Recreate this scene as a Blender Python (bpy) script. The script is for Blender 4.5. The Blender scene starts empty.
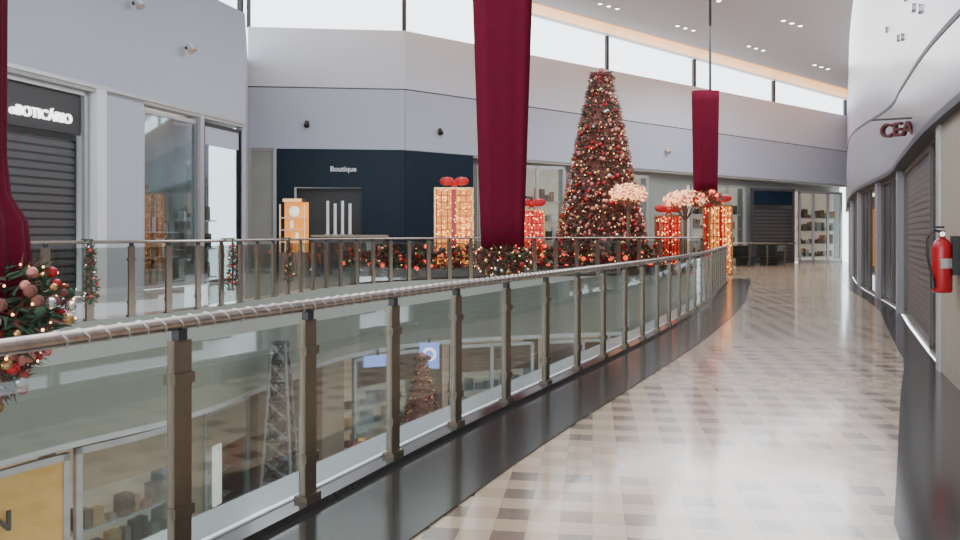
import bpy, math, random, bmesh
from mathutils import Vector, Matrix
random.seed(7)
scene = bpy.context.scene

# ------------------------------------------------------------------ materials
def nmat(name):
    m = bpy.data.materials.new(name); m.use_nodes = True
    nt = m.node_tree; b = nt.nodes['Principled BSDF']
    return m, nt, b

def mat(name, col, rough=0.5, metal=0.0, emit=None, es=0.0, var=0.08, scale=3.0, spec=0.5):
    m, nt, b = nmat(name)
    tc = nt.nodes.new('ShaderNodeTexCoord')
    n = nt.nodes.new('ShaderNodeTexNoise'); n.inputs['Scale'].default_value = scale
    nt.links.new(tc.outputs['Object'], n.inputs['Vector'])
    r = nt.nodes.new('ShaderNodeMix'); r.data_type = 'RGBA'
    c1 = [max(0, c*(1-var)) for c in col]+[1]; c2 = [min(1, c*(1+var)) for c in col]+[1]
    r.inputs[6].default_value = c1; r.inputs[7].default_value = c2
    nt.links.new(n.outputs['Fac'], r.inputs[0])
    nt.links.new(r.outputs[2], b.inputs['Base Color'])
    b.inputs['Roughness'].default_value = rough
    b.inputs['Metallic'].default_value = metal
    b.inputs['Specular IOR Level'].default_value = spec
    if emit:
        b.inputs['Emission Color'].default_value = list(emit)+[1]
        b.inputs['Emission Strength'].default_value = es
    return m

def glassmat(name, tint=(0.9, 0.95, 0.93), g=0.10, rough=0.03):
    m = bpy.data.materials.new(name); m.use_nodes = True
    nt = m.node_tree; nt.nodes.clear()
    o = nt.nodes.new('ShaderNodeOutputMaterial')
    t = nt.nodes.new('ShaderNodeBsdfTransparent'); t.inputs[0].default_value = list(tint)+[1]
    gl = nt.nodes.new('ShaderNodeBsdfGlossy'); gl.inputs['Roughness'].default_value = rough
    gl.inputs[0].default_value = (0.9, 0.95, 1, 1)
    lw = nt.nodes.new('ShaderNodeLayerWeight'); lw.inputs[0].default_value = 0.25
    mp = nt.nodes.new('ShaderNodeMapRange'); mp.inputs[3].default_value = g*0.4; mp.inputs[4].default_value = g*3
    nt.links.new(lw.outputs['Fresnel'], mp.inputs[0])
    mx = nt.nodes.new('ShaderNodeMixShader')
    nt.links.new(mp.outputs[0], mx.inputs[0]); nt.links.new(t.outputs[0], mx.inputs[1]); nt.links.new(gl.outputs[0], mx.inputs[2])
    nt.links.new(mx.outputs[0], o.inputs[0])
    return m

def floormat():
    m, nt, b = nmat('polished_tile_floor')
    N = nt.nodes; L = nt.links
    tc = N.new('ShaderNodeTexCoord'); mp = N.new('ShaderNodeMapping')
    mp.inputs['Rotation'].default_value = (0, 0, math.radians(8))
    L.new(tc.outputs['Object'], mp.inputs['Vector'])
    sp = N.new('ShaderNodeSeparateXYZ'); L.new(mp.outputs[0], sp.inputs[0])
    def ma(op, a, bb=None):
        n = N.new('ShaderNodeMath'); n.operation = op
        if hasattr(a, 'links'): L.new(a, n.inputs[0])
        else: n.inputs[0].default_value = a
        if bb is not None:
            if hasattr(bb, 'links'): L.new(bb, n.inputs[1])
            else: n.inputs[1].default_value = bb
        return n.outputs[0]
    s = 5.6
    fx = ma('FLOOR', ma('MULTIPLY', sp.outputs[0], s)); fy = ma('FLOOR', ma('MULTIPLY', sp.outputs[1], s))
    i = ma('FLOORED_MODULO', fx, 2.0); j = ma('FLOORED_MODULO', fy, 2.0)
    both = ma('MULTIPLY', i, j)
    xor = ma('ABSOLUTE', ma('SUBTRACT', i, j))
    band = ma('LESS_THAN', ma('FLOORED_MODULO', ma('ADD', fy, 2.0), 18.0), 14.0)
    def mix(f, a, bb):
        x = N.new('ShaderNodeMix'); x.data_type = 'RGBA'
        L.new(f, x.inputs[0])
        for k, v in ((6, a), (7, bb)):
            if hasattr(v, 'links'): L.new(v, x.inputs[k])
            else: x.inputs[k].default_value = v
        return x.outputs[2]
    noise = N.new('ShaderNodeTexNoise'); noise.inputs['Scale'].default_value = 1.3
    L.new(tc.outputs['Object'], noise.inputs['Vector'])
    cream = mix(noise.outputs['Fac'], (0.50, 0.37, 0.255, 1), (0.60, 0.46, 0.33, 1))
    c1 = mix(ma('MULTIPLY', xor, 0.4), cream, (0.34, 0.20, 0.11, 1))
    c2 = mix(ma('MULTIPLY', ma('MULTIPLY', both, band), 0.85), c1, (0.11, 0.065, 0.042, 1))
    gx = ma('LESS_THAN', ma('FRACT', ma('MULTIPLY', sp.outputs[0], s)), 0.03)
    gy = ma('LESS_THAN', ma('FRACT', ma('MULTIPLY', sp.outputs[1], s)), 0.03)
    c3 = mix(ma('MULTIPLY', ma('MAXIMUM', gx, gy), 0.4), c2, (0.2, 0.16, 0.13, 1))
    L.new(c3, b.inputs['Base Color'])
    b.inputs['Roughness'].default_value = 0.2
    b.inputs['Specular IOR Level'].default_value = 0.7
    b.inputs['Coat Weight'].default_value = 0.6; b.inputs['Coat Roughness'].default_value = 0.09; b.inputs['Coat IOR'].default_value = 1.5
    return m

M_floor = floormat()
M_dark = mat('black_granite', (0.035, 0.032, 0.03), 0.16, var=0.3, scale=40, spec=0.55)
M_upper = mat('wall_paint_white', (0.61, 0.65, 0.74), 0.6, var=0.02, scale=.5)
M_lower = mat('wall_paint_bluegrey', (0.44, 0.48, 0.58), 0.6, var=0.02, scale=.5)
M_left = mat('wall_paint_grey', (0.44, 0.47, 0.54), 0.55, var=0.03, scale=.5)
M_right = mat('panel_mauve_grey', (0.37, 0.35, 0.40), 0.30, var=0.04, scale=.6)
M_right2 = mat('fascia_mauve', (0.30, 0.28, 0.31), 0.25, var=0.04)
M_ceil = mat('ceiling_paint', (0.66, 0.65, 0.64), 0.6, var=0.02, scale=.5)
M_fascia = mat('fascia_greygreen', (0.225, 0.235, 0.20), 0.6, var=0.05, scale=.7)
M_groove = mat('shadow_gap', (0.05, 0.05, 0.06), 0.6)
M_navy = mat('navy_panel', (0.004, 0.016, 0.032), 0.5, var=0.2, spec=.25)
M_black = mat('black_metal', (0.02, 0.02, 0.022), 0.4)
M_shut = mat('shutter_grey', (0.085, 0.085, 0.09), 0.45, metal=.3, var=.1)
M_shut2 = mat('shutter_light', (0.12, 0.115, 0.115), 0.45, metal=.3, var=.1)
M_steel = mat('brushed_bronze_steel', (0.17, 0.135, 0.10), 0.32, metal=0.7, var=.15, scale=12)
M_hand = mat('polished_handrail', (0.40, 0.34, 0.30), 0.24, metal=0.9, var=.3, scale=22)
M_wrap = mat('silver_wrap', (0.55, 0.53, 0.51), 0.25, metal=0.8, var=.3, scale=22)
M_white = mat('white_paint', (0.72, 0.74, 0.77), 0.35, var=.03)
M_ledge = mat('white_ledge', (0.92, 0.95, 0.99), 0.15, var=.02, spec=.8)
M_frame = mat('aluminium_frame', (0.45, 0.45, 0.46), 0.35, metal=.5)
M_dframe = mat('bronze_frame', (0.13, 0.11, 0.10), 0.35, metal=.5)
M_beige = mat('beige_wall', (0.30, 0.25, 0.195), 0.6, var=.1)
M_brown = mat('brown_wood', (0.12, 0.07, 0.045), 0.45, var=.25, scale=6)
M_int = mat('shop_interior', (0.40, 0.40, 0.385), 0.7, var=.15, scale=1)
M_intg = mat('shop_interior_greenish', (0.30, 0.32, 0.30), 0.6, var=.15, scale=1)
M_glass = glassmat('railing_glass', (0.76, 0.78, 0.75), 0.13)
M_sglass = glassmat('shop_glass', (0.80, 0.85, 0.85), 0.13)
M_rglass = glassmat('shop_glass_walkway', (0.75, 0.76, 0.76), 0.08)
M_red = mat('red_fabric', (0.105, 0.004, 0.017), 0.85, var=.15, scale=5, spec=.12)
M_redb = mat('red_gloss', (0.42, 0.01, 0.015), 0.25, var=.1)
M_gold = mat('gold_bauble', (0.65, 0.38, 0.16), 0.25, metal=.8)
M_silver = mat('silver_bauble', (0.7, 0.67, 0.67), 0.2, metal=.85)
M_pink = mat('rose_bauble', (0.55, 0.20, 0.17), 0.35, metal=.3)
M_green = mat('fir_green', (0.03, 0.07, 0.035), 0.8, var=.4, scale=8)
M_fir2 = mat('fir_bronze', (0.16, 0.055, 0.04), 0.8, var=.4, scale=8)
M_fir3 = mat('fir_rose', (0.30, 0.14, 0.11), 0.8, var=.3, scale=8)
M_warm = mat('warm_bulb', (1, .7, .4), 0.5, emit=(1, .48, .15), es=5)
M_warm2 = mat('soft_bulb', (1, .7, .5), 0.5, emit=(1, .38, .16), es=1.3)
M_redem = mat('red_lit_bulb', (1, .1, .05), 0.5, emit=(1, .08, .04), es=3.0)
M_amber = mat('amber_lit_panel', (.8, .35, .06), 0.5, emit=(1, .36, .05), es=.75, var=.3, scale=6)
M_redpanel = mat('red_lit_panel', (.6, .04, .03), 0.5, emit=(1, .07, .03), es=.6, var=.3)
M_spot = mat('downlight_lens', (1, 1, 1), 0.5, emit=(1, .95, .88), es=9)
M_cove = mat('cove_light', (1, .6, .3), 0.5, emit=(1, .42, .10), es=1.5)
M_sign = mat('white_sign_letter', (1, 1, 1), 0.5, emit=(1, 1, 1), es=2.2)
M_blue = mat('blue_lit_sign', (.3, .4, 1), 0.5, emit=(.25, .4, 1), es=1.5)
M_yellow = mat('yellow_lit_sign', (.6, .36, .1), 0.5, emit=(1, .55, .17), es=.15, var=.2)
M_post = mat('lit_poster', (.8, .8, .8), 0.5, emit=(1, .95, .9), es=1.0, var=.5, scale=5)
M_skin = mat('mixed_goods', (.3, .17, .13), 0.6, var=.8, scale=6)
M_lfloor = mat('lower_floor_tile', (0.20, 0.17, 0.14), 0.2, var=.1)
M_dred = mat('dark_red_sign', (0.10, 0.018, 0.02), 0.5)
M_litint = mat('glowing_shop_wall', (.6, .5, .42), 0.6, emit=(1, .78, .58), es=.4, var=.3)  # wall itself emits, standing in for light inside the shop
M_rint = mat('dim_glowing_shop_wall', (.22, .14, .10), 0.6, emit=(1, .6, .38), es=.13, var=.4, scale=2)  # faint emission in the wall stands in for walkway shop lighting
M_fillstrip = mat('shop_fill_strip', (1, 1, 1), 0.5, emit=(1, .93, .85), es=4)  # added emitter strips that brighten the shop interiors
M_towera = mat('tower_grey', (0.24, 0.22, 0.21), 0.4, metal=.5)
M_towerb = mat('tower_dark', (0.07, 0.055, 0.05), 0.5, metal=.3)

# ------------------------------------------------------------------ mesh builder
class MB:
    def __init__(s): s.v = []; s.f = []; s.m = []; s.mats = []
    def mi(s, m):
        if m not in s.mats: s.mats.append(m)
        return s.mats.index(m)
    def add(s, vs, fs, m):
        o = len(s.v); k = s.mi(m); s.v += [tuple(v) for v in vs]
        for f in fs: s.f.append([o+i for i in f]); s.m.append(k)
    def box(s, c, sz, m, rz=0.0):
        cx, cy, cz = c; a, b, h = sz[0]/2, sz[1]/2, sz[2]/2
        ca, sa = math.cos(rz), math.sin(rz); vs = []
        for dz in (-h, h):
            for dx, dy in ((-a, -b), (a, -b), (a, b), (-a, b)):
                vs.append((cx+dx*ca-dy*sa, cy+dx*sa+dy*ca, cz+dz))
        s.add(vs, [(0, 3, 2, 1), (4, 5, 6, 7), (0, 1, 5, 4), (1, 2, 6, 5), (2, 3, 7, 6), (3, 0, 4, 7)], m)
    def cyl(s, p, q, r, m, n=10, r2=None):
        p = Vector(p); q = Vector(q); r2 = r if r2 is None else r2
        d = (q-p).normalized(); up = Vector((0, 0, 1)) if abs(d.z) < .95 else Vector((1, 0, 0))
        a = d.cross(up).normalized(); b = d.cross(a)
        vs = []
        for pp, rr in ((p, r), (q, r2)):
            for k in range(n):
                t = 2*math.pi*k/n; vs.append(pp+a*math.cos(t)*rr+b*math.sin(t)*rr)
        fs = [(k, (k+1) % n, n+(k+1) % n, n+k) for k in range(n)]+[tuple(range(n))[::-1], tuple(range(n, 2*n))]
        s.add(vs, fs, m)
    def sph(s, c, r, m, u=10, w=6, sc=(1, 1, 1)):
        vs = [(c[0], c[1], c[2]-r*sc[2])]
        for i in range(1, w):
            t = math.pi*i/w-math.pi/2
            for k in range(u):
                p = 2*math.pi*k/u
                vs.append((c[0]+r*sc[0]*math.cos(t)*math.cos(p), c[1]+r*sc[1]*math.cos(t)*math.sin(p), c[2]+r*sc[2]*math.sin(t)))
        vs.append((c[0], c[1], c[2]+r*sc[2])); top = len(vs)-1; fs = []
        for k in range(u): fs.append((0, 1+(k+1) % u, 1+k))
        for i in range(w-2):
            for k in range(u):
                a = 1+i*u+k; b = 1+i*u+(k+1) % u; fs.append((a, b, b+u, a+u))
        for k in range(u): fs.append((top, 1+(w-2)*u+k, 1+(w-2)*u+(k+1) % u))
        s.add(vs, fs, m)
    def strip(s, pts, o0, o1, z0, z1, m):
        A = offs(pts, o0) if not isinstance(o0, list) else [offs(pts, o)[i] for i, o in enumerate(o0)]
        B = offs(pts, o1) if not isinstance(o1, list) else [offs(pts, o)[i] for i, o in enumerate(o1)]
        n = len(pts)
        Z0 = z0 if isinstance(z0, list) else [z0]*n; Z1 = z1 if isinstance(z1, list) else [z1]*n
        vs = []
        for i in range(n):
            vs += [(A[i][0], A[i][1], Z0[i]), (B[i][0], B[i][1], Z0[i]), (B[i][0], B[i][1], Z1[i]), (A[i][0], A[i][1], Z1[i])]
        fs = []
        for i in range(n-1):
            a = 4*i; b = a+4
            for k in range(4): fs.append((a+k, a+(k+1) % 4, b+(k+1) % 4, b+k))
        fs += [(0, 3, 2, 1), (4*n-4, 4*n-3, 4*n-2, 4*n-1)]
        s.add(vs, fs, m)
    def tube(s, pts, r, m, n=10):
        P = [Vector(p) for p in pts]; vs = []
        for i, p in enumerate(P):
            d = (P[min(i+1, len(P)-1)]-P[max(i-1, 0)]).normalized()
            up = Vector((0, 0, 1)) if abs(d.z) < .95 else Vector((1, 0, 0))
            a = d.cross(up).normalized(); b = d.cross(a)
            for k in range(n):
                t = 2*math.pi*k/n; vs.append(p+a*math.cos(t)*r+b*math.sin(t)*r)
        fs = []
        for i in range(len(P)-1):
            for k in range(n): fs.append((i*n+k, i*n+(k+1) % n, (i+1)*n+(k+1) % n, (i+1)*n+k))
        fs += [tuple(range(n))[::-1], tuple(range((len(P)-1)*n, len(P)*n))]
        s.add(vs, fs, m)
    def done(s, name, parent=None, smooth=False):
        me = bpy.data.meshes.new(name)
        me.from_pydata(s.v, [], s.f)
        for m in s.mats: me.materials.append(m)
        me.polygons.foreach_set('material_index', s.m)
        if smooth: me.polygons.foreach_set('use_smooth', [True]*len(s.f))
        me.update()
        bm = bmesh.new(); bm.from_mesh(me); bmesh.ops.recalc_face_normals(bm, faces=bm.faces); bm.to_mesh(me); bm.free()
        ob = bpy.data.objects.new(name, me); scene.collection.objects.link(ob)
        if parent: ob.parent = parent
        return ob

def empty(name):
    e = bpy.data.objects.new(name, None); scene.collection.objects.link(e); return e

def offs(pts, o):
    out = []; n = len(pts)
    for i in range(n):
        def nrm(a, b):
            dx, dy = b[0]-a[0], b[1]-a[1]; l = math.hypot(dx, dy) or 1; return (-dy/l, dx/l)
        if i == 0: N = nrm(pts[0], pts[1]); k = 1
        elif i == n-1: N = nrm(pts[-2], pts[-1]); k = 1
        else:
            a = nrm(pts[i-1], pts[i]); b = nrm(pts[i], pts[i+1]); N = (a[0]+b[0], a[1]+b[1])
            l = math.hypot(*N) or 1; N = (N[0]/l, N[1]/l); k = 1/max(.5, N[0]*a[0]+N[1]*a[1])
        out.append((pts[i][0]+N[0]*o*k, pts[i][1]+N[1]*o*k))
    return out
def catmull(P, sub=6):
    out = []
    for i in range(len(P)-1):
        p0 = P[max(i-1, 0)]; p1 = P[i]; p2 = P[i+1]; p3 = P[min(i+2, len(P)-1)]
        for k in range(sub):
            t = k/sub
            out.append(tuple(.5*((2*p1[j])+(-p0[j]+p2[j])*t+(2*p0[j]-5*p1[j]+4*p2[j]-p3[j])*t*t+(-p0[j]+3*p1[j]-3*p2[j]+p3[j])*t**3) for j in (0, 1)))
    out.append(tuple(P[-1])); return out
def cum(P):
    c = [0]
    for i in range(1, len(P)): c.append(c[-1]+math.hypot(P[i][0]-P[i-1][0], P[i][1]-P[i-1][1]))
    return c
def at(P, s, c=None):
    c = c or cum(P); i = 0
    while i < len(P)-2 and c[i+1] < s: i += 1
    t = (s-c[i])/(c[i+1]-c[i]); dx = (P[i+1][0]-P[i][0])/(c[i+1]-c[i]); dy = (P[i+1][1]-P[i][1])/(c[i+1]-c[i])
    return (P[i][0]+(P[i+1][0]-P[i][0])*t, P[i][1]+(P[i+1][1]-P[i][1])*t), (dx, dy)
def sub(P, a, b):
    c = cum(P)
    return [at(P, a)[0]]+[P[i] for i in range(len(P)) if a+.02 < c[i] < b-.02]+[at(P, b)[0]]
def s_y(P, y):
    c = cum(P)
    for i in range(len(P)-1):
        if P[i][1] <= y <= P[i+1][1]:
            return c[i]+(c[i+1]-c[i])*(y-P[i][1])/(P[i+1][1]-P[i][1])
    return c[-1]

def text(name, body, loc, d, size, m, ext=.03, parent=None):
    cu = bpy.data.curves.new(name, 'FONT'); cu.body = body; cu.size = size; cu.extrude = ext
    cu.align_x = 'CENTER'; cu.align_y = 'CENTER'; cu.offset = size*.02
    ob = bpy.data.objects.new(name, cu); scene.collection.objects.link(ob)
    ob.location = loc; ob.rotation_euler = (math.pi/2, 0, math.atan2(d[1], d[0]))
    cu.materials.append(m)
    if parent: ob.parent = parent
    return ob

# ------------------------------------------------------------------ plan lines
RAIL = catmull([(-3.9, -2), (-3.05, 0), (-1.78, 2.95), (-1.42, 3.78), (-1.02, 4.67), (-.59, 5.65), (-.13, 6.65), (.75, 8.45), (1.6, 10.2), (2.46, 12), (3.36, 14), (4.56, 16.8), (5.6, 19.4), (6.5, 22), (7.4, 24.5), (8.3, 27), (8.8, 28.6)], 5)
RW = catmull([(.9, -2), (1.7, 0), (3.3, 4), (5.35, 9.2), (7.3, 13.6), (8.95, 17.3), (11.4, 24), (14.3, 30.8), (17.1, 37), (21.2, 46.1)], 6)
LW = [(-16.7, -4.4), (-13.4, 8.1), (-10.8, 18), (-8.2, 27.9)]
RET = [(-8.2, 27.9), (-10.3, 35.5)]
F2 = [(-10.3, 35.5), (-3.4, 36.2)]
F3 = [(-3.4, 36.2), (21.2, 46.1)]
OPP = catmull([(-11.5, -2), (-9.6, 6), (-7.5, 12.5), (-5.8, 15.6), (-5.0, 19), (-4.2, 22.6), (-2.55, 25.4), (-.34, 27), (2.8, 28.2), (6.0, 29.0), (8.2, 29.3)], 5)
ceilz = lambda x, y: 9.68-.183*x+.0762*y

# ------------------------------------------------------------------ floor
outline = RW[:]+[F3[0]]+[F2[0]]+[LW[3], LW[2], LW[1], LW[0]]+OPP+RAIL[::-1]
def slab(name, pts, z0, z1, m):
    bm = bmesh.new()
    f = bm.faces.new([bm.verts.new((p[0], p[1], z1)) for p in pts])
    r = bmesh.ops.extrude_face_region(bm, geom=[f])
    for g in r['geom']:
        if isinstance(g, bmesh.types.BMVert): g.co.z = z0
    bmesh.ops.recalc_face_normals(bm, faces=bm.faces)
    bmesh.ops.triangulate(bm, faces=bm.faces)
    me = bpy.data.meshes.new(name); bm.to_mesh(me); bm.free(); me.materials.append(m)
    ob = bpy.data.objects.new(name, me); scene.collection.objects.link(ob); return ob
slab('floor', outline, -.35, 0, M_floor)
b = MB(); b.strip(RAIL, -.80, .02, 0, .012, M_dark); b.strip(RAIL, -.08, .06, .012, .05, M_dark); b.done('trim_granite_border')
b = MB(); wd = [max(.35, min(1.1, 1.1-(p[1]-4)*.13)) for p in RW]; b.strip(RW, 0, wd, 0, .012, M_dark); b.done('trim_granite_border_shops')
b = MB(); b.strip(RAIL, .06, .36, -.35, .06, M_ledge); b.done('trim_deck_ledge')
b = MB(); b.strip(OPP, .02, .5, 0, .012, M_dark); b.done('trim_granite_border_far')
b = MB(); b.strip(OPP, -.12, .0, -1.9, .10, M_fascia); b.strip(OPP, -.16, .0, -2.0, -1.9, M_frame); b.done('wall_deck_fascia')
b = MB(); b.box((2, 22, -6.1), (44, 56, .2), M_lfloor); b.done('floor_lower')

# ------------------------------------------------------------------ ceiling
def cpt(x, y, dz=0): return (x, y, ceilz(x, y)+dz)
b = MB()
top = [cpt(-20, -6), cpt(26, -6), cpt(26, 48.4), cpt(21.3, 46.4), cpt(-3.4, 36.5), cpt(-11, 35.9), cpt(-20, 35)]
bt = top+[(p[0], p[1], p[2]+.3) for p in top]; n = len(top)
b.add(bt, [tuple(range(n)), tuple(range(n, 2*n))]+[(i, (i+1) % n, n+(i+1) % n, n+i) for i in range(n)], M_ceil)
b.done('ceiling')
def ribbon(bb, P, w0, w1, dz0, dz1, m):
    A = offs(P, w0); B = offs(P, w1); vs = []
    for a, c in zip(A, B):
        vs += [cpt(a[0], a[1], dz0), cpt(c[0], c[1], dz0), cpt(c[0], c[1], dz1), cpt(a[0], a[1], dz1)]
    nn = len(P); fs = []
    for i in range(nn-1):
        for k in range(4): fs.append((4*i+k, 4*i+(k+1) % 4, 4*i+4+(k+1) % 4, 4*i+4+k))
    fs += [(0, 1, 2, 3), (4*nn-4, 4*nn-3, 4*nn-2, 4*nn-1)]
    bb.add(vs, fs, m)
F23 = [(-10.3, 35.5), (-3.4, 36.2), (20.9, 46.0)]
b = MB()
ribbon(b, F23, -.6, -.3, -.05, 0, M_ceil); ribbon(b, F23, -2.5, -.6, -.04, 0, M_cove)
b.done('ceiling_cove_light')
b = MB()
for i in range(6):
    for row, off in enumerate((-5.5, -10.5, -15)):
        q, dd = at(offs(F3, off), 3+i*3.9+row*1.3)
        for k in range(3):
            x = q[0]+dd[0]*.42*k; y = q[1]+dd[1]*.42*k
            if y > 3: b.cyl(cpt(x, y, -.04), cpt(x, y, -.01), .12, M_white, 12); b.cyl(cpt(x, y, -.05), cpt(x, y, -.04), .08, M_spot, 10)
b.done('ceiling_downlights')

# ------------------------------------------------------------------ upper walls + clerestory
b = MB()
b.strip(LW, 0, .35, 5.4, 9.3, M_left); b.strip(LW, -.03, 0, 5.4, 5.5, M_frame)
b.strip(LW, 0, 3.2, 5.3, 5.4, M_int)
b.strip(LW, 3.0, 3.2, 0, 5.4, M_int)
b.strip(RET, 0, .3, 0, 9.3, M_left)
b.done('wall_left')
def Z(a, c): return [a, c]
b = MB()
b.strip(F2, 0, .4, 8.17, 10.8, M_upper); b.strip(F2, -.08, .4, 5.4, 8.1, M_lower); b.strip(F2, -.02, .4, 8.1, 8.17, M_groove)
b.strip(F2, 3.0, 3.2, 0, 5.4, M_int); b.strip(F2, 0, 3.0, 5.3, 5.4, M_int)
b.done('wall_back_left')
b = MB()
b.strip(F3, 0, .4, Z(8.17, 6.35), Z(10.8, 8.4), M_upper); b.strip(F3, -.08, .4, Z(5.4, 4.4), Z(8.1, 6.3), M_lower)
b.strip(F3, -.02, .4, Z(8.1, 6.3), Z(8.17, 6.35), M_groove)
b.strip(F3, .6, .8, 0, Z(5.4, 4.4), M_intg); b.strip(F3, 0, .6, Z(5.3, 4.3), Z(5.4, 4.4), M_int)
b.done('wall_back')
b = MB()
for P, zt in ((LW, (9.3, 9.3)), (F2, (10.8, 10.8)), (F3, (10.8, 8.4))):
    c = cum(P)[-1]; k = int(c/5.2)
    for i in range(k+1):
        q, dd = at(P, min(c*i/k+.01, c-.05)); zz = zt[0]+(zt[1]-zt[0])*i/k
        tp = ceilz(*q)
        b.box((q[0]-dd[1]*.15, q[1]+dd[0]*.15, (zz+tp)/2), (.16, .16, tp-zz), M_groove, math.atan2(dd[1], dd[0]))
b.done('window_clerestory_frame')
for k, (P, s, z) in enumerate(((F2, 2.6, 6.5), (F3, 1.6, 6.3), (LW, 23.9, 8.2), (LW, 25.7, 8.0), (LW, 27.5, 8.0), (LW, 29.9, 7.3), (F3, 9, 6.1), (F3, 14, 5.9))):
    b = MB(); q, dd = at(P, s); nx, ny = dd[1], -dd[0]
    b.cyl((q[0]+nx*.08, q[1]+ny*.08, z), (q[0]+nx*.2, q[1]+ny*.2, z), .05, M_black, 8)
    b.cyl((q[0]+nx*.2, q[1]+ny*.2, z+.08), (q[0]+nx*.34, q[1]+ny*.34, z-.12), .10, M_black if k < 2 else M_silver, 10, .13)
    b.done('wall_fixture')  # small black and silver fixtures on short stems

# ------------------------------------------------------------------ storefront helpers
def shutter(b, P, s0, s1, o, z0, z1, m, pitch=.12):
    n = int((z1-z0)/pitch); sp = sub(P, s0, s1)
    for i in range(n):
        z = z0+i*pitch; b.strip(sp, o-.02, o+.02, z, z+pitch*.72, m); b.strip(sp, o, o+.02, z+pitch*.72, z+pitch, M_black)
def frame(b, P, s0, s1, o, z0, z1, m, w=.08, muls=0, t=.1):
    for s in [s0+(s1-s0)*i/(muls+1) for i in range(muls+2)]:
        a = max(s-w/2, s0); c = min(s+w/2, s1)
        if c-a < w: a, c = (s0, s0+w) if s < (s0+s1)/2 else (s1-w, s1)
        b.strip(sub(P, a, c), o-t/2, o+t/2, z0, z1, m)
    sp = sub(P, s0, s1); b.strip(sp, o-t/2, o+t/2, z1-w, z1, m); b.strip(sp, o-t/2, o+t/2, z0, z0+w, m)
def glaz(b, P, s0, s1, o, z0, z1, m=None): b.strip(sub(P, s0, s1), o-.006, o+.006, z0, z1, m or M_sglass)
def goods(b, P, s0, s1, o, z0, z1, rows=4, mats=None):
    mats = mats or [M_skin, M_white, M_gold, M_pink, M_brown, M_beige]
    for r in range(rows):
        z = z0+(z1-z0)*r/rows
        b.strip(sub(P, s0, s1), o-.15, o+.15, z, z+.04, M_white)
        s = s0+.1
        while s < s1-.3:
            w = random.uniform(.1, .28); h = random.uniform(.2, .75)*(z1-z0)/rows
            q, dd = at(P, s+w/2); b.box((q[0]-dd[1]*o, q[1]+dd[0]*o, z+.04+h/2), (w, .2, h), random.choice(mats), math.atan2(dd[1], dd[0]))
            s += w+random.uniform(.03, .15)

S0 = cum(LW)[2]
e = empty('shuttered_shop')
b = MB(); b.strip(sub(LW, S0-6, S0+2.75), .25, .35, 4.15, 5.3, M_black); b.done('sign_band', e)
b = MB(); shutter(b, LW, S0-6, S0+2.75, .4, 0, 4.15, M_shut, .2); b.done('roller_shutter', e)
b = MB(); frame(b, LW, S0-6.2, S0+2.9, .2, 0, 5.3, M_frame, .12); b.done('frame', e)
q, dd = at(LW, S0+1.42)
text('sign_letters', 'oBOTICÁRIO', (q[0]+dd[1]*-.2, q[1]+dd[0]*.2, 4.5), dd, .33, M_sign, .03, e)
b = MB(); b.strip(sub(LW, S0+3.0, S0+3.35), -.05, .6, 0, 5.4, M_white); b.strip(sub(LW, S0+3.35, S0+4.9), 0, .8, 0, 5.4, M_left); b.done('wall_left_pillar')
e = empty('glass_shop')
b = MB(); frame(b, LW, S0+4.95, S0+7.6, .15, 0, 5.2, M_frame, .12, 1); b.done('frame', e)
b = MB(); glaz(b, LW, S0+5, S0+7.55, .15, .1, 5.1); b.done('glazing', e)
b = MB(); b.strip(sub(LW, S0+5.0, S0+7.6), 1.0, 1.1, 0, 5.2, M_int); goods(b, LW, S0+5.1, S0+7.4, .8, .1, 2.4, 3, [M_white, M_int, M_silver, M_frame]); b.strip(sub(LW, S0+5.2, S0+7.4), .5, .6, 5.2, 5.25, M_fillstrip); b.done('shelving', e)
b = MB(); b.strip(sub(LW, S0+7.6, S0+7.8), -.02, .5, 0, 5.4, M_frame); b.done('wall_left_pier')
e = empty('open_shop')
b = MB(); frame(b, LW, S0+7.85, S0+10.1, .1, 0, 5.2, M_black, .1, 1); b.strip(sub(LW, S0+8, S0+10.1), .1, .2, 4.5, 5.2, M_left); b.done('frame', e)
b = MB(); glaz(b, LW, S0+8, S0+10.1, .12, .1, 4.5); b.done('glazing', e)
b = MB(); b.strip(sub(LW, S0+8, S0+10.2), 1.4, 1.5, 0, 5.2, M_intg); goods(b, LW, S0+8.1, S0+10, 1.1, .1, 3.0, 3, [M_black, M_brown, M_white, M_frame]); b.done('shelving', e)

b = MB(); b.strip(sub(F2, 0, .15), -.05, .4, 0, 5.4, M_frame); b.strip(sub(F2, .15, 1.1), .05, .15, 0, 5.4, M_intg); b.strip(sub(F2, 1.1, 1.25), -.05, .4, 0, 5.4, M_frame); b.done('wall_back_pier')
e = empty('navy_shop')
b = MB(); b.strip(sub(F2, 1.25, 6.93), -.05, .2, 3.7, 5.4, M_navy); b.strip(sub(F2, 1.25, 2.0), -.05, .2, 0, 3.7, M_navy); b.strip(sub(F2, 5.0, 6.93), -.05, .2, 0, 3.7, M_navy)
b.strip(sub(F2, 2.0, 5.0), 1.0, 1.1, 0, 3.7, M_black); b.strip(sub(F3, 0, 3.3), -.05, .5, 0, [5.38, 5.25], M_navy); b.done('navy_wall', e)
q, dd = at(F2, 4.2); text('sign_letters', 'Boutique', (q[0]+.0, q[1]-.12, 4.5), dd, .32, M_frame, .01, e)

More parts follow.
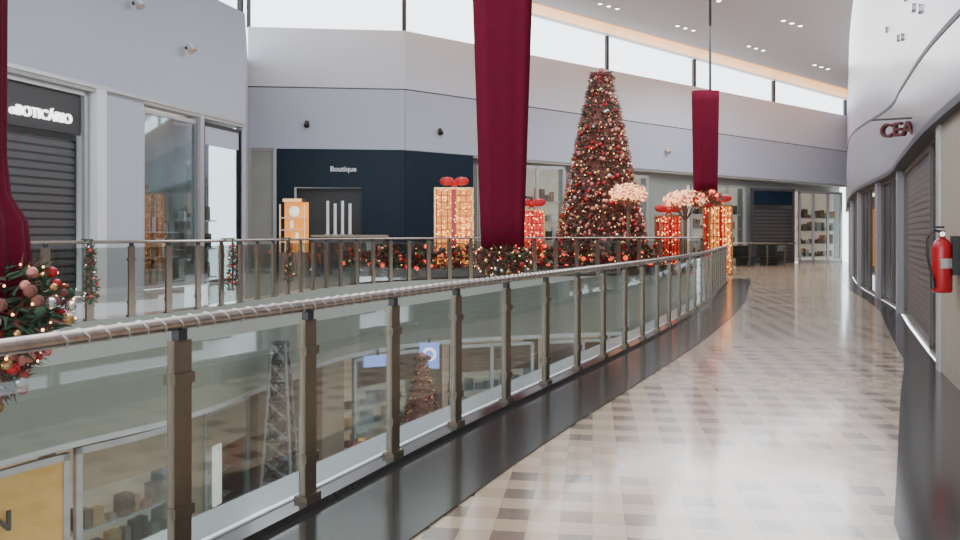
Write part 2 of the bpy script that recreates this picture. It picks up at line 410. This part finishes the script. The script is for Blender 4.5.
e = empty('lit_display_cabinet')
b = MB(); b.box((-6.95, 30, .45), (1.0, .8, .9), M_beige); b.box((-6.95, 30, 2.85), (.7, .8, .12), M_gold); b.box((-6.95, 30.32, 1.85), (.9, .06, 1.9), M_amber)
for dx in (-.46, .46): b.box((-6.95+dx, 29.66, 1.75), (.05, .05, 1.9), M_gold)
for z in (1.3, 1.75, 2.2): b.box((-6.95, 30, z), (.9, .6, .03), M_white)
for i in range(12): b.cyl((-7.25+.2*(i % 4), 29.95, .9+.45*(i//4)+.02), (-7.25+.2*(i % 4), 29.95, .9+.45*(i//4)+.3), .06, M_amber if i % 3 else M_post, 8)
b.sph((-6.95, 29.95, 2.45), .2, M_post, 12, 8)
b.done('cabinet', e)
b = MB(); b.box((-4.9, 30.2, .75), (2.6, .7, 1.5), M_black); b.box((-4.9, 30.2, 1.53), (2.8, .85, .07), M_beige)
b.done('display_counter')
b = MB()
for k in range(4):
    x = -5.75+.28*k; b.cyl((x, 30.2, 1.565), (x, 30.2, 2.85-.1*(k % 2)), .055, M_white, 8); b.cyl((x, 30.2, 1.565), (x, 30.2, 1.6), .11, M_silver, 12)
b.done('display_rods')

def shop(P, s0, s1, ztop, kind, name):
    e = empty(name)
    b = MB(); frame(b, P, s0, s1, .05, 0, ztop, M_frame if kind != 'shut' else M_groove, .14, 0 if kind == 'shut' else 2); b.done('frame', e)
    b = MB()
    if kind == 'shut':
        shutter(b, P, s0+.15, s1-.15, .1, 0, ztop-.9, M_shut, .2); b.strip(sub(P, s0+.15, s1-.15), .05, .15, ztop-.9, ztop-.1, M_navy)
        b.done('roller_shutter', e)
    else:
        b.strip(sub(P, s0+.15, s1-.15), .5, .55, 0, ztop, M_litint); goods(b, P, s0+.2, s1-.2, .34, .3, ztop-.8, 4); b.done('shelving', e)
        b = MB(); glaz(b, P, s0+.15, s1-.15, .05, .15, ztop-.15); b.done('glazing', e)
shop(F3, 3.6, 8.2, 4.9, 'lit', 'lit_shop')
shop(F3, 8.6, 13, 4.6, 'lit', 'lit_shop')
shop(F3, 15.6, 19.2, 4.2, 'lit', 'lit_shop')
shop(F3, 19.6, 22.6, 4.1, 'shut', 'shuttered_shop')
shop(F3, 22.9, 26.1, 4.0, 'lit', 'lit_shop')

# ------------------------------------------------------------------ right wall
y = lambda v: s_y(RW, v)
b = MB()
gz = [min(5.0, max(3.6, 3.75+(p[1]-8)*.06)) for p in RW]
b.strip(RW, -.4, .05, gz, [ceilz(*p)+.1 for p in RW], M_right)
b.strip(RW, -.3, .13, [g-.03 for g in gz], [g+.03 for g in gz], M_groove)
b.strip(RW, -.3, .12, 2.95, [g-.03 for g in gz], M_right2)
b.strip(RW, -.3, .14, 2.86, 2.95, M_groove)
b.strip(RW, -2.6, -2.4, 0, 4.2, M_int); b.strip(RW, -2.5, -.3, 2.88, 2.95, M_rint)
b.done('wall_right')
b = MB(); b.strip(sub(RW, y(7.4), y(9.4)), -.4, .04, 0, 2.86, M_beige); b.strip(sub(RW, y(7.4), y(7.6)), -.3, .07, 0, 2.86, M_frame); b.strip(sub(RW, y(9.2), y(9.4)), -.3, .07, 0, 2.86, M_frame); b.done('wall_right_pillar')
e = empty('shuttered_shop')
b = MB(); shutter(b, RW, y(11.0), y(15.9), -.12, 0, 2.86, M_shut2, .1); b.done('roller_shutter', e)
b = MB(); frame(b, RW, y(11.0), y(15.9), -.10, 0, 2.86, M_dframe, .1, 0); b.done('frame', e)
for y0, y1, nm in ((2, 7.3, 'window_shop'), (9.5, 10.9, 'lit_shop'), (16.3, 19.6, 'lit_shop'), (20.0, 24, 'lit_shop'), (24.4, 30, 'lit_shop'), (30.4, 37, 'lit_shop'), (37.4, 45, 'lit_shop')):
    e = empty(nm)
    near = y0 < 5
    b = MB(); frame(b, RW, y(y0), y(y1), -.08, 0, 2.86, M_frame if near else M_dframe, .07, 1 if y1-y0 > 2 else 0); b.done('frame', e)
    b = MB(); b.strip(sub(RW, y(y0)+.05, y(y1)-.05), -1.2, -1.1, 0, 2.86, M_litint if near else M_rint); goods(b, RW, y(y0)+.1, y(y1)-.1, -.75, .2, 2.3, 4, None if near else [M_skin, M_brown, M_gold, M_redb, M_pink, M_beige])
    b.strip(sub(RW, y(y0)+.2, y(y1)-.2), -.5, -.4, 2.80, 2.84, M_fillstrip)
    if y1-y0 > 2:
        for f in (.1, .55): b.strip(sub(RW, y(y0)+(y1-y0)*f, y(y0)+(y1-y0)*(f+.2)), -.25, -.2, .7, 2.3, M_amber if f > .3 else M_post)
    b.done('shelving', e)
    b = MB(); glaz(b, RW, y(y0)+.08, y(y1)-.08, -.08, .09, 2.8, M_rglass); b.done('glazing', e)
for a in (16.1, 19.8, 24.2, 30.2, 37.2):
    b = MB(); b.strip(sub(RW, y(a)-.2, y(a)+.2), -.3, .06, 0, 2.86, M_right2); b.done('wall_right_pier')
q, dd = at(RW, y(11.6)); n_ = (-dd[1], dd[0]); e = empty('projecting_shop_sign')
text('sign_letters', 'CEA', (q[0]+n_[0]*.36, q[1]+n_[1]*.36-.02, 3.12), (-n_[0]*.8+dd[0]*-.6, -n_[1]*.8+dd[1]*-.6), .28, M_dred, .04, e).location.x += .05
b = MB(); b.cyl((q[0], q[1], 3.29), (q[0]+n_[0]*.65, q[1]+n_[1]*.65, 3.29), .015, M_dframe, 8); b.done('bracket', e)
b = MB()
for a, z in ((9.5, 4.6), (10.5, 4.9), (12, 5.0), (13.5, 5.6), (15.5, 5.4), (18, 6.2), (11, 4.7), (14.2, 5.1)):
    q, dd = at(RW, y(a)); n_ = (-dd[1], dd[0])
    b.cyl((q[0]+n_[0]*.04, q[1]+n_[1]*.04, z), (q[0]+n_[0]*.10, q[1]+n_[1]*.10, z), .07, M_silver, 12)
b.done('wall_reflection_discs')  # silver discs stand in for spot reflections on the upper wall

# ------------------------------------------------------------------ fire extinguisher
q, dd = at(RW, y(8.15)); n_ = (-dd[1], dd[0]); ex, ey = q[0]+n_[0]*.19, q[1]+n_[1]*.19; zo = .07
e = empty('fire_extinguisher')
prof = [(0, .93), (.085, .93), (.095, .95), (.095, 1.38), (.088, 1.42), (.065, 1.46), (.035, 1.485), (.033, 1.50), (0, 1.50)]
b = MB(); vs = []; fs = []; nn = 20
for r, z in prof:
    for k in range(nn): vs.append((ex+r*math.cos(2*math.pi*k/nn), ey+r*math.sin(2*math.pi*k/nn), z+zo))
for i in range(len(prof)-1):
    for k in range(nn): fs.append((i*nn+k, i*nn+(k+1) % nn, (i+1)*nn+(k+1) % nn, (i+1)*nn+k))
b.add(vs, fs, M_redb); b.done('cylinder', e, True)
b = MB(); b.cyl((ex, ey, 1.49+zo), (ex, ey, 1.57+zo), .03, M_gold, 10)
b.box((ex-.05, ey-.03, 1.60+zo), (.17, .03, .02), M_black, .6); b.box((ex-.05, ey-.03, 1.56+zo), (.13, .03, .015), M_black, .5)
b.cyl((ex, ey, 1.53+zo), (ex-.03, ey-.06, 1.53+zo), .025, M_silver, 10)
b.tube([(ex, ey, 1.55+zo), (ex-.10, ey-.02, 1.57+zo), (ex-.17, ey-.03, 1.48+zo), (ex-.165, ey-.03, 1.3+zo), (ex-.12, ey-.03, 1.1+zo)], .014, M_black, 8)
b.cyl((ex-.12, ey-.03, 1.1+zo), (ex-.11, ey-.03, .98+zo), .016, M_black, 8, .03)
b.strip([(ex-.06, ey-.082), (ex, ey-.102), (ex+.06, ey-.082)], 0, .006, 1.18+zo, 1.28+zo, M_int)
b.done('valve_and_hose', e)
b = MB(); b.box((q[0]+n_[0]*.075, q[1]+n_[1]*.075, 1.38), (.16, .06, .4), M_black, math.atan2(dd[1], dd[0])); b.done('wall_bracket', e)

# ------------------------------------------------------------------ railings
def railing(P, step, start, H, name, pw, pt, hr, zb, off, wrap=False):
    e = empty(name); c = cum(P)[-1]; b = MB(); s = start; ps = []
    while s < c:
        q, dd = at(P, s); a = math.atan2(dd[1], dd[0]); qx, qy = q[0]-dd[1]*off, q[1]+dd[0]*off
        b.box((qx, qy, (zb+H-.08)/2), (pw, pt, H-.08-zb), M_steel, a)
        b.box((qx, qy, zb+.015), (pw*1.3, pt*2.0, .03), M_steel, a)
        b.box((qx, qy, H-.06), (pw*.5, pt*1.0, .06), M_black, a)
        b.cyl((qx, qy, H-.06), (qx, qy, H-.01), .018, M_steel, 8)
        for zz in (H*.25, H*.78):
            b.box((qx, qy, zz), (pw*1.15, pt*1.6, .05), M_steel, a)
        ps.append(s); s += step
    b.done('posts', e)
    g = MB()
    for i in range(len(ps)-1):
        g.strip(offs(sub(P, ps[i]+pw*.7, ps[i+1]-pw*.7), off), -.005, .005, zb+.06, H-.10, M_glass)
    g.done('glass_panels', e)
    h = MB(); h.tube([(p[0], p[1], H) for p in offs(P, off)], hr, M_hand, 12); h.done('handrail', e, True)
    if wrap:
        h = MB(); cc = cum(P); pts = []; s = 5.6; k = 0
        while s < c-.1:
            q, dd = at(P, s, cc); t = k*math.pi/4; r = hr
            pts.append((q[0]-dd[1]*r*math.cos(t), q[1]+dd[0]*r*math.cos(t), H+r*math.sin(t))); s += .013; k += 1
        h.tube(pts, .006, M_wrap, 5); h.done('spiral_wrap', e, True)
    return e
sA = s_y(RAIL, 3.78)
railing(RAIL, 1.0, sA-3, 1.18, 'glass_railing', .11, .045, .034, .05, 0, True)
railing(OPP, .8, .6, 1.46, 'glass_railing', .13, .05, .03, .10, -.05)

# ------------------------------------------------------------------ decorations
def leaf_cluster(b, c, rx, rz, n, mats, L=.12, w=.02):
    for i in range(n):
        t = random.uniform(0, 2*math.pi); p = math.acos(random.uniform(-1, 1)); rr = random.uniform(.55, 1)
        d = Vector((math.sin(p)*math.cos(t), math.sin(p)*math.sin(t), math.cos(p)))
        o = Vector((c[0]+d.x*rx*rr, c[1]+d.y*rx*rr, c[2]+d.z*rz*rr))
        d2 = (d+Vector([random.uniform(-.7, .7) for _ in range(3)])).normalized()
        sd = d2.cross(Vector([random.uniform(-1, 1) for _ in range(3)])).normalized()*w
        b.add([o-sd, o+sd, o+d2*L], [(0, 1, 2)], random.choice(mats))
def baubles(b, c, rx, rz, n, r0, r1, mats, u=10, w=7):
    for i in range(n):
        t = random.uniform(0, 2*math.pi); p = math.acos(random.uniform(-1, 1))
        b.sph((c[0]+math.sin(p)*math.cos(t)*rx, c[1]+math.sin(p)*math.sin(t)*rx, c[2]+math.cos(p)*rz), random.uniform(r0, r1), random.choice(mats), u, w)
BM = [M_redb, M_redb, M_gold, M_silver, M_pink]

def fabric(b, cx, cy, prof, folds=14, amp=.05, m=M_red):
    nn = folds*6; vs = []; fs = []
    for z, r in prof:
        for k in range(nn):
            t = 2*math.pi*k/nn; rr = r*(1+amp*math.sin(folds*t+.3*math.sin(z*2)))
            vs.append((cx+rr*math.cos(t), cy+rr*math.sin(t), z))
    for i in range(len(prof)-1):
        for k in range(nn): fs.append((i*nn+k, i*nn+(k+1) % nn, (i+1)*nn+(k+1) % nn, (i+1)*nn+k))
    fs += [tuple(range(nn)), tuple(range((len(prof)-1)*nn, len(prof)*nn))]
    b.add(vs, fs, m)

e = empty('hanging_christmas_banner'); x0, y0 = -3.35, 5.0
b = MB(); fabric(b, x0, y0, [(1.0, .38), (1.15, .46), (1.45, .46), (1.68, .44), (1.85, .35), (2.1, .325), (3.2, .33), (4.6, .345), (6.9, .37)]); b.done('fabric_column', e, True)
b = MB(); b.cyl((x0, y0, 6.9), (x0, y0, ceilz(x0, y0)), .02, M_black, 8); b.done('rod', e)
b = MB()
leaf_cluster(b, (x0, y0, 1.10), .68, .42, 3600, [M_green, M_green, M_fir2], .11, .014)
baubles(b, (x0, y0, 1.10), .72, .44, 150, .02, .042, BM+[M_fir2, M_green]); baubles(b, (x0, y0, 1.10), .74, .46, 160, .007, .011, [M_warm], 6, 4)
leaf_cluster(b, (x0, y0, .8), .48, .32, 1600, [M_green, M_fir2, M_fir2], .11, .014); baubles(b, (x0, y0, .78), .52, .34, 90, .02, .042, BM)
b.done('ornament_garland', e)

def flat_banner(b, cx, cy, z0, z1, w0, w1, t):
    nz = 10; nk = 60; vs = []; fs = []
    for i in range(nz+1):
        f = i/nz; z = z0+(z1-z0)*f; w = (w0+(w1-w0)*f)/2
        for k in range(nk):
            a = 2*math.pi*k/nk; ca, sa = math.cos(a), math.sin(a); pw = .45
            x = w*math.copysign(abs(ca)**pw, ca); yy = t*math.copysign(abs(sa)**.6, sa)*(1+.08*math.sin(9*x/w+.5*f))
            vs.append((cx+x, cy+yy, z))
    for i in range(nz):
        for k in range(nk): fs.append((i*nk+k, i*nk+(k+1) % nk, (i+1)*nk+(k+1) % nk, (i+1)*nk+k))
    fs += [tuple(range(nk)), tuple(range(nz*nk, nz*nk+nk))]
    b.add(vs, fs, M_red)
e = empty('hanging_christmas_banner'); x0, y0 = .42, 15
b = MB(); flat_banner(b, x0, y0, 1.35, 7.2, .80, 1.20, .22); b.done('fabric_column', e, True)
b = MB(); b.cyl((x0, y0, 7.2), (x0, y0, ceilz(x0, y0)), .025, M_black, 8); b.done('rod', e)
b = MB(); leaf_cluster(b, (x0, y0, 1.12), .54, .28, 1400, [M_green, M_fir2, M_fir2], .12, .022); baubles(b, (x0, y0, 1.12), .54, .30, 60, .025, .05, BM, 8, 5); baubles(b, (x0, y0, 1.12), .58, .32, 50, .010, .015, [M_warm], 5, 3)
b.done('ornament_garland', e)
e = empty('hanging_christmas_banner'); x0, y0 = 8.45, 30
b = MB(); flat_banner(b, x0, y0, 3.2, 6.95, .86, 1.0, .25); b.done('fabric_column', e, True)
b = MB(); b.cyl((x0+.18, y0, 6.9), (x0+.18, y0, ceilz(x0, y0)), .05, M_black, 8); b.done('rod', e)
b = MB(); leaf_cluster(b, (x0, y0, 2.95), .6, .35, 500, [M_green, M_fir2], .16, .04); baubles(b, (x0, y0, 2.95), .6, .35, 40, .05, .09, [M_redb, M_redem, M_pink], 7, 5); b.done('ornament_garland', e)

def tree(name, cx, cy, z0, h, prof, nneed, nb, nl, nm, bs=1.0):
    e = empty(name); b = MB()
    b.cyl((cx, cy, z0), (cx, cy, z0+h*.97), .1, M_brown, 8, .02); b.cyl((cx, cy, z0), (cx, cy, z0+.35), .45*bs, M_redb, 16, .55*bs); b.done('trunk_and_pot', e)
    def R(f):
        for i in range(len(prof)-1):
            if prof[i][0] <= f <= prof[i+1][0]:
                t = (f-prof[i][0])/(prof[i+1][0]-prof[i][0]); return prof[i][1]+(prof[i+1][1]-prof[i][1])*t
        return prof[-1][1]
    b = MB()
    nn = 24; vs = []; fs = []; K = 24
    for i in range(K+1):
        f = .04+.94*i/K; r = R(f)*(.78+.10*(i % 2))
        for k in range(nn): vs.append((cx+r*math.cos(2*math.pi*k/nn), cy+r*math.sin(2*math.pi*k/nn), z0+h*f))
    for i in range(K):
        for k in range(nn): fs.append((i*nn+k, i*nn+(k+1) % nn, (i+1)*nn+(k+1) % nn, (i+1)*nn+k))
    fs += [tuple(range(nn)), tuple(range(K*nn, K*nn+nn))]
    b.add(vs, fs, nm[0])
    for i in range(nneed):
        f = 1-math.sqrt(random.random()); f = min(.98, max(.03, f)); f = f if random.random() > .25 else random.random()
        t = random.uniform(0, 6.283); tier = .5+.5*abs(math.sin(f*h*5)); r = R(f)*(.74+.16*tier)
        o = Vector((cx+r*math.cos(t), cy+r*math.sin(t), z0+h*f))
        d2 = Vector((math.cos(t)+random.uniform(-.4, .4), math.sin(t)+random.uniform(-.4, .4), random.uniform(-.7, .3))).normalized()
        sd = d2.cross(Vector([random.uniform(-1, 1) for _ in range(3)])).normalized()*.045*bs
        b.add([o-sd, o+sd, o+d2*.26*bs], [(0, 1, 2)], random.choice(nm))
    b.done('branches', e)
    b = MB()
    for i in range(nb+nl):
        f = 1-math.sqrt(random.random()); f = f if random.random() > .3 else random.random(); f = min(.97, max(.04, f)); t = random.uniform(0, 6.283); r = R(f)*.99
        c = (cx+r*math.cos(t), cy+r*math.sin(t), z0+h*f)
        if i < nb: b.sph(c, random.uniform(.05, .09)*bs, random.choice(BM+[M_gold, M_pink, M_pink]), 8, 5)
        else: b.sph(c, random.uniform(.018, .028)*bs, random.choice([M_warm, M_warm2, M_warm2]), 5, 3)
    b.done('baubles_and_lights', e)
    b = MB()
    for k in range(7):
        t = 2*math.pi*k/7; b.sph((cx+.28*bs*math.cos(t), cy+.28*bs*math.sin(t), z0+h*.985), .19*bs, M_dred, 8, 6, (1, 1, .7))
    b.sph((cx, cy, z0+h), .2*bs, M_pink, 10, 7); b.done('topper', e)
    return e
tree('christmas_tree', 4.85, 32, 0, 8.05, [(0, 1.85), (.17, 1.8), (.35, 1.52), (.55, 1.15), (.75, .82), (.88, .54), (.93, .42), (1, .36)], 9000, 700, 480, [M_fir2, M_green, M_fir3, M_fir3], 1.0)
tree('christmas_tree', -1.75, 24.2, -6, 3.9, [(0, 1.0), (.2, .92), (.5, .6), (.8, .3), (1, .08)], 2500, 120, 300, [M_fir3, M_green], .6)

def bow(b, c, s, m):
    for sg in (-1, 1):
        b.sph((c[0]+sg*.34*s, c[1], c[2]+.1*s), .34*s, m, 10, 6, (1, .45, .6))
        b.add([(c[0], c[1]-.05, c[2]), (c[0]+sg*.5*s, c[1]-.08, c[2]-.55*s), (c[0]+sg*.22*s, c[1]-.08, c[2]-.6*s)], [(0, 1, 2)], m)
    b.sph(c, .16*s, m, 8, 6)
def lit_box(name, cx, cy, z0, w, h, lat, panel, bowm):
    e = empty(name); b = MB()
    b.box((cx, cy, z0+h/2), (w*.9, w*.9, h*.98), panel); b.done('glowing_core', e); b = MB()
    for sx in (-1, 1):
        for sy in (-1, 1): b.box((cx+sx*w/2, cy+sy*w/2, z0+h/2), (.07, .07, h), M_gold)
        for zz in (z0+.04, z0+h):
            b.box((cx+sx*w/2, cy, zz), (.07, w, .07), M_gold); b.box((cx, cy+sx*w/2, zz), (w, .07, .07), M_gold)
    for i in range(1, 6):
        u = -w/2+w*i/6; b.box((cx+u, cy-w/2, z0+h/2), (.03, .03, h), M_redb); b.box((cx-w/2, cy+u, z0+h/2), (.03, .03, h), M_redb)
    for i in range(1, int(h/.25)):
        b.box((cx, cy-w/2, z0+.25*i), (w, .03, .03), M_redb); b.box((cx-w/2, cy, z0+.25*i), (.03, w, .03), M_redb)
    b.box((cx, cy-w/2, z0+h/2), (w*.12, .05, h), bowm); b.box((cx-w/2, cy, z0+h/2), (.05, w*.12, h), bowm); b.box((cx+w/2, cy, z0+h/2), (.05, w*.12, h), bowm)
    b.done('frame_and_ribbon', e); b = MB()
    for i in range(lat):
        f = random.random(); u = random.uniform(-.5, .5)*w; z = z0+f*h
        side = i % 3
        c = (cx+u, cy-w/2-.02, z) if side < 2 else (cx+random.choice((-1, 1))*(w/2+.02), cy+u, z)
        b.sph(c, .024, M_warm, 5, 3)
    b.done('string_lights', e); b = MB(); bow(b, (cx, cy-.1, z0+h+.22), .8, bowm); b.done('bow', e)
lit_box('lit_gift_box', -.95, 29.6, 0, 1.35, 3.25, 260, M_amber, M_redb)
lit_box('lit_gift_box', 1.95, 30.4, 0, .9, 2.5, 120, M_redpanel, M_redb)
lit_box('lit_gift_box', .75, 30.8, 0, .9, 3.0, 60, M_redpanel, M_redb)
lit_box('lit_gift_box', 9.35, 31.5, 0, .85, 2.7, 150, M_amber, M_redb)
lit_box('lit_gift_box', 7.35, 31.3, 0, .8, 2.3, 90, M_redpanel, M_redb)
def light_tree(cx, cy, zt, r, sc):
    e = empty('illuminated_topiary'); b = MB(); b.cyl((cx, cy, 0), (cx, cy, zt), .07, M_brown, 8)
    for k in range(6):
        t = k*1.05; b.cyl((cx, cy, zt-r*.9), (cx+.6*r*math.cos(t), cy+.6*r*math.sin(t), zt-.1), .025, M_brown, 6)
    b.cyl((cx, cy, 0), (cx, cy, .35), .28, M_redb, 12, .34); b.done('stem', e)
    b = MB()
    for i in range(520):
        t = random.uniform(0, 6.283); p = math.acos(random.uniform(-.5, 1)); rr = r*random.uniform(.5, 1)
        b.sph((cx+math.sin(p)*math.cos(t)*rr, cy+math.sin(p)*math.sin(t)*rr, zt+math.cos(p)*rr*sc), .045, random.choice([M_warm2, M_warm2, M_warm2, M_gold, M_pink]), 5, 4)
    b.done('light_canopy', e)
light_tree(5.55, 29.95, 3.05, .72, .65)
light_tree(7.75, 30.2, 2.85, .85, .5)
e = empty('poinsettia_hedge'); b = MB()
P = offs(OPP, .75); cc = cum(P)[-1]; s = cc-13.5
b.strip(sub(P, s, cc-.9), -.2, .2, .012, .45, M_brown); b.done('planter', e); b = MB()
while s < cc-1:
    q, _ = at(P, s); leaf_cluster(b, (q[0], q[1], .75), .34, .4, 60, [M_green, M_green, M_redb], .2, .06)
    baubles(b, (q[0], q[1], .8), .34, .4, 8, .05, .1, [M_redb, M_redem, M_pink, M_dred], 6, 4); baubles(b, (q[0], q[1], .8), .36, .42, 3, .015, .025, [M_warm], 5, 3)
    s += .5
b.done('flowers', e)
for s in (s_y(OPP, 13.8), s_y(OPP, 16.9), s_y(OPP, 19.6)):
    b = MB(); q, dd = at(OPP, s); gx, gy = q[0]+dd[1]*.22, q[1]-dd[0]*.22
    for k in range(7):
        z = 1.30-.13*k; r = .05+.012*k
        leaf_cluster(b, (gx, gy, z), r, .1, 50, [M_green, M_fir2], .08, .018); baubles(b, (gx, gy, z), r, .1, 3, .02, .035, BM, 7, 5)
    b.cyl((gx, gy, 1.5), (gx, gy, .4), .02, M_green, 6); b.box(((gx+q[0])/2, (gy+q[1])/2, 1.5), (.03, .3, .03), M_green, math.atan2(dd[1], dd[0])); b.done('christmas_garland')

b = MB(); cx, cy, z0, z1 = -4.5, 18.0, -6, -.85
def cr(f): return .44*(1-f)+.15*f
c4 = [(-1, -1), (1, -1), (1, 1), (-1, 1)]
lv = 12
for k in range(lv):
    f0, f1 = k/lv, (k+1)/lv; a, c = cr(f0), cr(f1); za, zc = z0+(z1-z0)*f0, z0+(z1-z0)*f1
    for i in range(4):
        p = c4[i]; q = c4[(i+1) % 4]
        b.cyl((cx+p[0]*a, cy+p[1]*a, za), (cx+p[0]*c, cy+p[1]*c, zc), .04, M_towera, 6)
        b.cyl((cx+p[0]*a, cy+p[1]*a, za), (cx+q[0]*c, cy+q[1]*c, zc), .03, M_towerb, 5)
        b.cyl((cx+q[0]*a, cy+q[1]*a, za), (cx+p[0]*c, cy+p[1]*c, zc), .03, M_towera, 5)
        b.cyl((cx+p[0]*c, cy+p[1]*c, zc), (cx+q[0]*c, cy+q[1]*c, zc), .03, M_towerb, 5)
b.done('lattice_obelisk')

# ------------------------------------------------------------------ lower level shops
LOW = offs(OPP, .5)
b = MB(); b.strip(LOW, .9, 1.1, -6, -.35, M_beige); b.strip(LOW, -.5, 1.0, -2.05, -1.95, M_frame); b.done('wall_lower')
def low(s0, s1, mtop, name, muls=1, ztop=-2.2, band=.95):
    e = empty(name)
    b = MB(); frame(b, LOW, s0, s1, 0, -6, ztop, M_frame, .12, muls); b.done('frame', e)
    b = MB(); b.strip(sub(LOW, s0+.12, s1-.12), -.02, .05, ztop-band, ztop-.12, mtop); b.done('sign_band', e)
    b = MB(); b.strip(sub(LOW, s0+.1, s1-.1), .75, .8, -6, ztop, M_litint); goods(b, LOW, s0+.15, s1-.15, .5, -5.7, ztop-1.1, 4, [M_skin, M_beige, M_gold, M_pink, M_brown, M_brown]); b.done('shelving', e)
    b = MB(); glaz(b, LOW, s0+.12, s1-.12, 0, -5.9, ztop-band); b.done('glazing', e)
    return e
sl = lambda v: s_y(LOW, v)
e = low(sl(9.5), sl(14.1), M_yellow, 'lower_lit_shop', 2, -2.25, 1.7)
q, dd = at(LOW, sl(12.85)); text('sign_letters', 'UN', (q[0]+dd[1]*.08, q[1]-dd[0]*.08, -3.1), dd, .45, M_black, .02, e)
low(sl(14.2), sl(16.4), M_beige, 'lower_glass_shop', 0, -2.2, .8)
b = MB(); b.strip(sub(LOW, sl(16.5), sl(16.9)), -.1, .9, -6, -2.05, M_beige); b.done('wall_lower_pier')
e = low(sl(17.0), sl(19.0), M_beige, 'lower_glass_shop', 1)
q, dd = at(LOW, sl(17.3)); text('sign_letters', 'MICA', (q[0]+dd[1]*.15, q[1]-dd[0]*.15, -4.7), dd, .32, M_sign, .02, e)
b = MB(); b.strip(sub(LOW, sl(17.3), sl(17.6)), -.12, -.06, -4.3, -3.0, M_post); b.done('lit_poster')
b = MB(); b.strip(sub(LOW, sl(19.1), sl(19.8)), -.2, .9, -6, -2.05, M_brown); b.done('wall_lower_pier')
low(sl(20.0), sl(22.6), M_brown, 'lower_glass_shop', 1)
b = MB(); b.strip(sub(LOW, sl(22.8), sl(23.8)), -.2, .9, -6, -2.05, M_beige); b.done('wall_lower_pier')
c = cum(LOW)[-1]
low(sl(24.4), sl(26.6), M_brown, 'lower_lit_shop', 1)
low(c-9.6, c-6.4, M_brown, 'lower_lit_shop', 1)
low(c-6, c-3, M_brown, 'lower_lit_shop', 1)
b = MB(); b.box((-3.1, 24.3, -2.25), (.9, .1, .34), M_blue, .5); b.box((-3.1, 24.3, -2.0), (.05, .05, .2), M_black); b.done('lower_shop_sign')
b = MB(); b.box((-1.6, 25.3, -2.25), (.62, .08, .8), M_blue); b.cyl((-1.6, 25.26, -2.2), (-1.6, 25.24, -2.2), .22, M_sign, 24); b.cyl((-1.6, 25.24, -2.2), (-1.6, 25.22, -2.2), .13, M_blue, 24); b.box((-1.6, 25.3, -1.8), (.05, .05, .2), M_black); b.done('round_shop_sign')
b = MB()
b.box((-3.1, 22.0, -5.45), (1.3, .8, 1.1), M_dred); b.box((-3.1, 22.0, -4.85), (1.5, 1.0, .1), M_redb); b.box((-3.1, 22, -4.5), (.8, .5, .6), M_redb); bow(b, (-3.1, 21.9, -4.1), .5, M_gold); b.done('gift_stand')
railing([(11.0, 38), (14.0, 39.3), (15.8, 40)], 1.1, .1, 1.15, 'end_railing', .09, .05, .03, 0, 0)
b = MB()
for i in range(3): b.box((11.9+i*1.4, 39.6+i*.55, .42), (1.1, .5, .08), M_black, .38); b.box((11.9+i*1.4, 39.6+i*.55, .19), (.9, .3, .38), M_black, .38)
for i in range(3): b.box((11.82+i*1.4, 39.82+i*.55, .72), (1.1, .06, .55), M_black, .38)
b.done('mall_bench')

# ------------------------------------------------------------------ lights
def area(name, loc, size, sy, power, col, rot=(0, 0, 0)):
    l = bpy.data.lights.new(name, 'AREA'); l.shape = 'RECTANGLE'; l.size = size; l.size_y = sy; l.energy = power; l.color = col
    o = bpy.data.objects.new(name, l); scene.collection.objects.link(o); o.location = loc; o.rotation_euler = rot
    return o
area('fill_light_atrium', (-3, 10, 9.5), 6, 9, 850, (.86, .94, 1))  # added fill light over the atrium, no ceiling opening behind it
area('fill_light_far', (1.5, 24, 10.6), 6, 8, 1400, (.88, .95, 1))  # added fill light for the far atrium, not a real opening
area('fill_light_walkway', (11, 32, 9.4), 7, 14, 1700, (.92, .96, 1), (0, 0, -.4))  # added fill light over the far walkway, not a real opening
area('fill_light_near', (2.5, 7, 9.3), 3, 7, 170, (.95, .97, 1))  # weak added fill light for the near walkway, no opening there
area('lower_fill_light', (-4, 14, -.7), 1.5, 6, 60, (1, .88, .74))  # added fill light for the lower shops, no fitting modelled
area('lower_fill_light', (0, 22, -.8), 4, 4, 80, (1, .88, .74))  # second added fill for the lower level, hung in the open void

w = bpy.data.worlds.new('World'); scene.world = w; w.use_nodes = True
bg = w.node_tree.nodes['Background']
sky = w.node_tree.nodes.new('ShaderNodeTexSky'); sky.sky_type = 'HOSEK_WILKIE'; sky.turbidity = 8; sky.ground_albedo = .6
sky.sun_direction = (.3, -.4, .85)
mx = w.node_tree.nodes.new('ShaderNodeMix'); mx.data_type = 'RGBA'; mx.inputs[0].default_value = .88
w.node_tree.links.new(sky.outputs[0], mx.inputs[6]); mx.inputs[7].default_value = (.86, .94, 1, 1)
w.node_tree.links.new(mx.outputs[2], bg.inputs[0]); bg.inputs[1].default_value = 4.8

# ------------------------------------------------------------------ camera
cam = bpy.data.cameras.new('camera'); co = bpy.data.objects.new('camera', cam); scene.collection.objects.link(co)
co.location = (0, 0, 1.6); co.rotation_euler = (math.pi/2, 0, 0)
cam.sensor_width = 36; cam.lens = 36*800/960; cam.shift_y = -36/960
cam.clip_end = 300
scene.camera = co
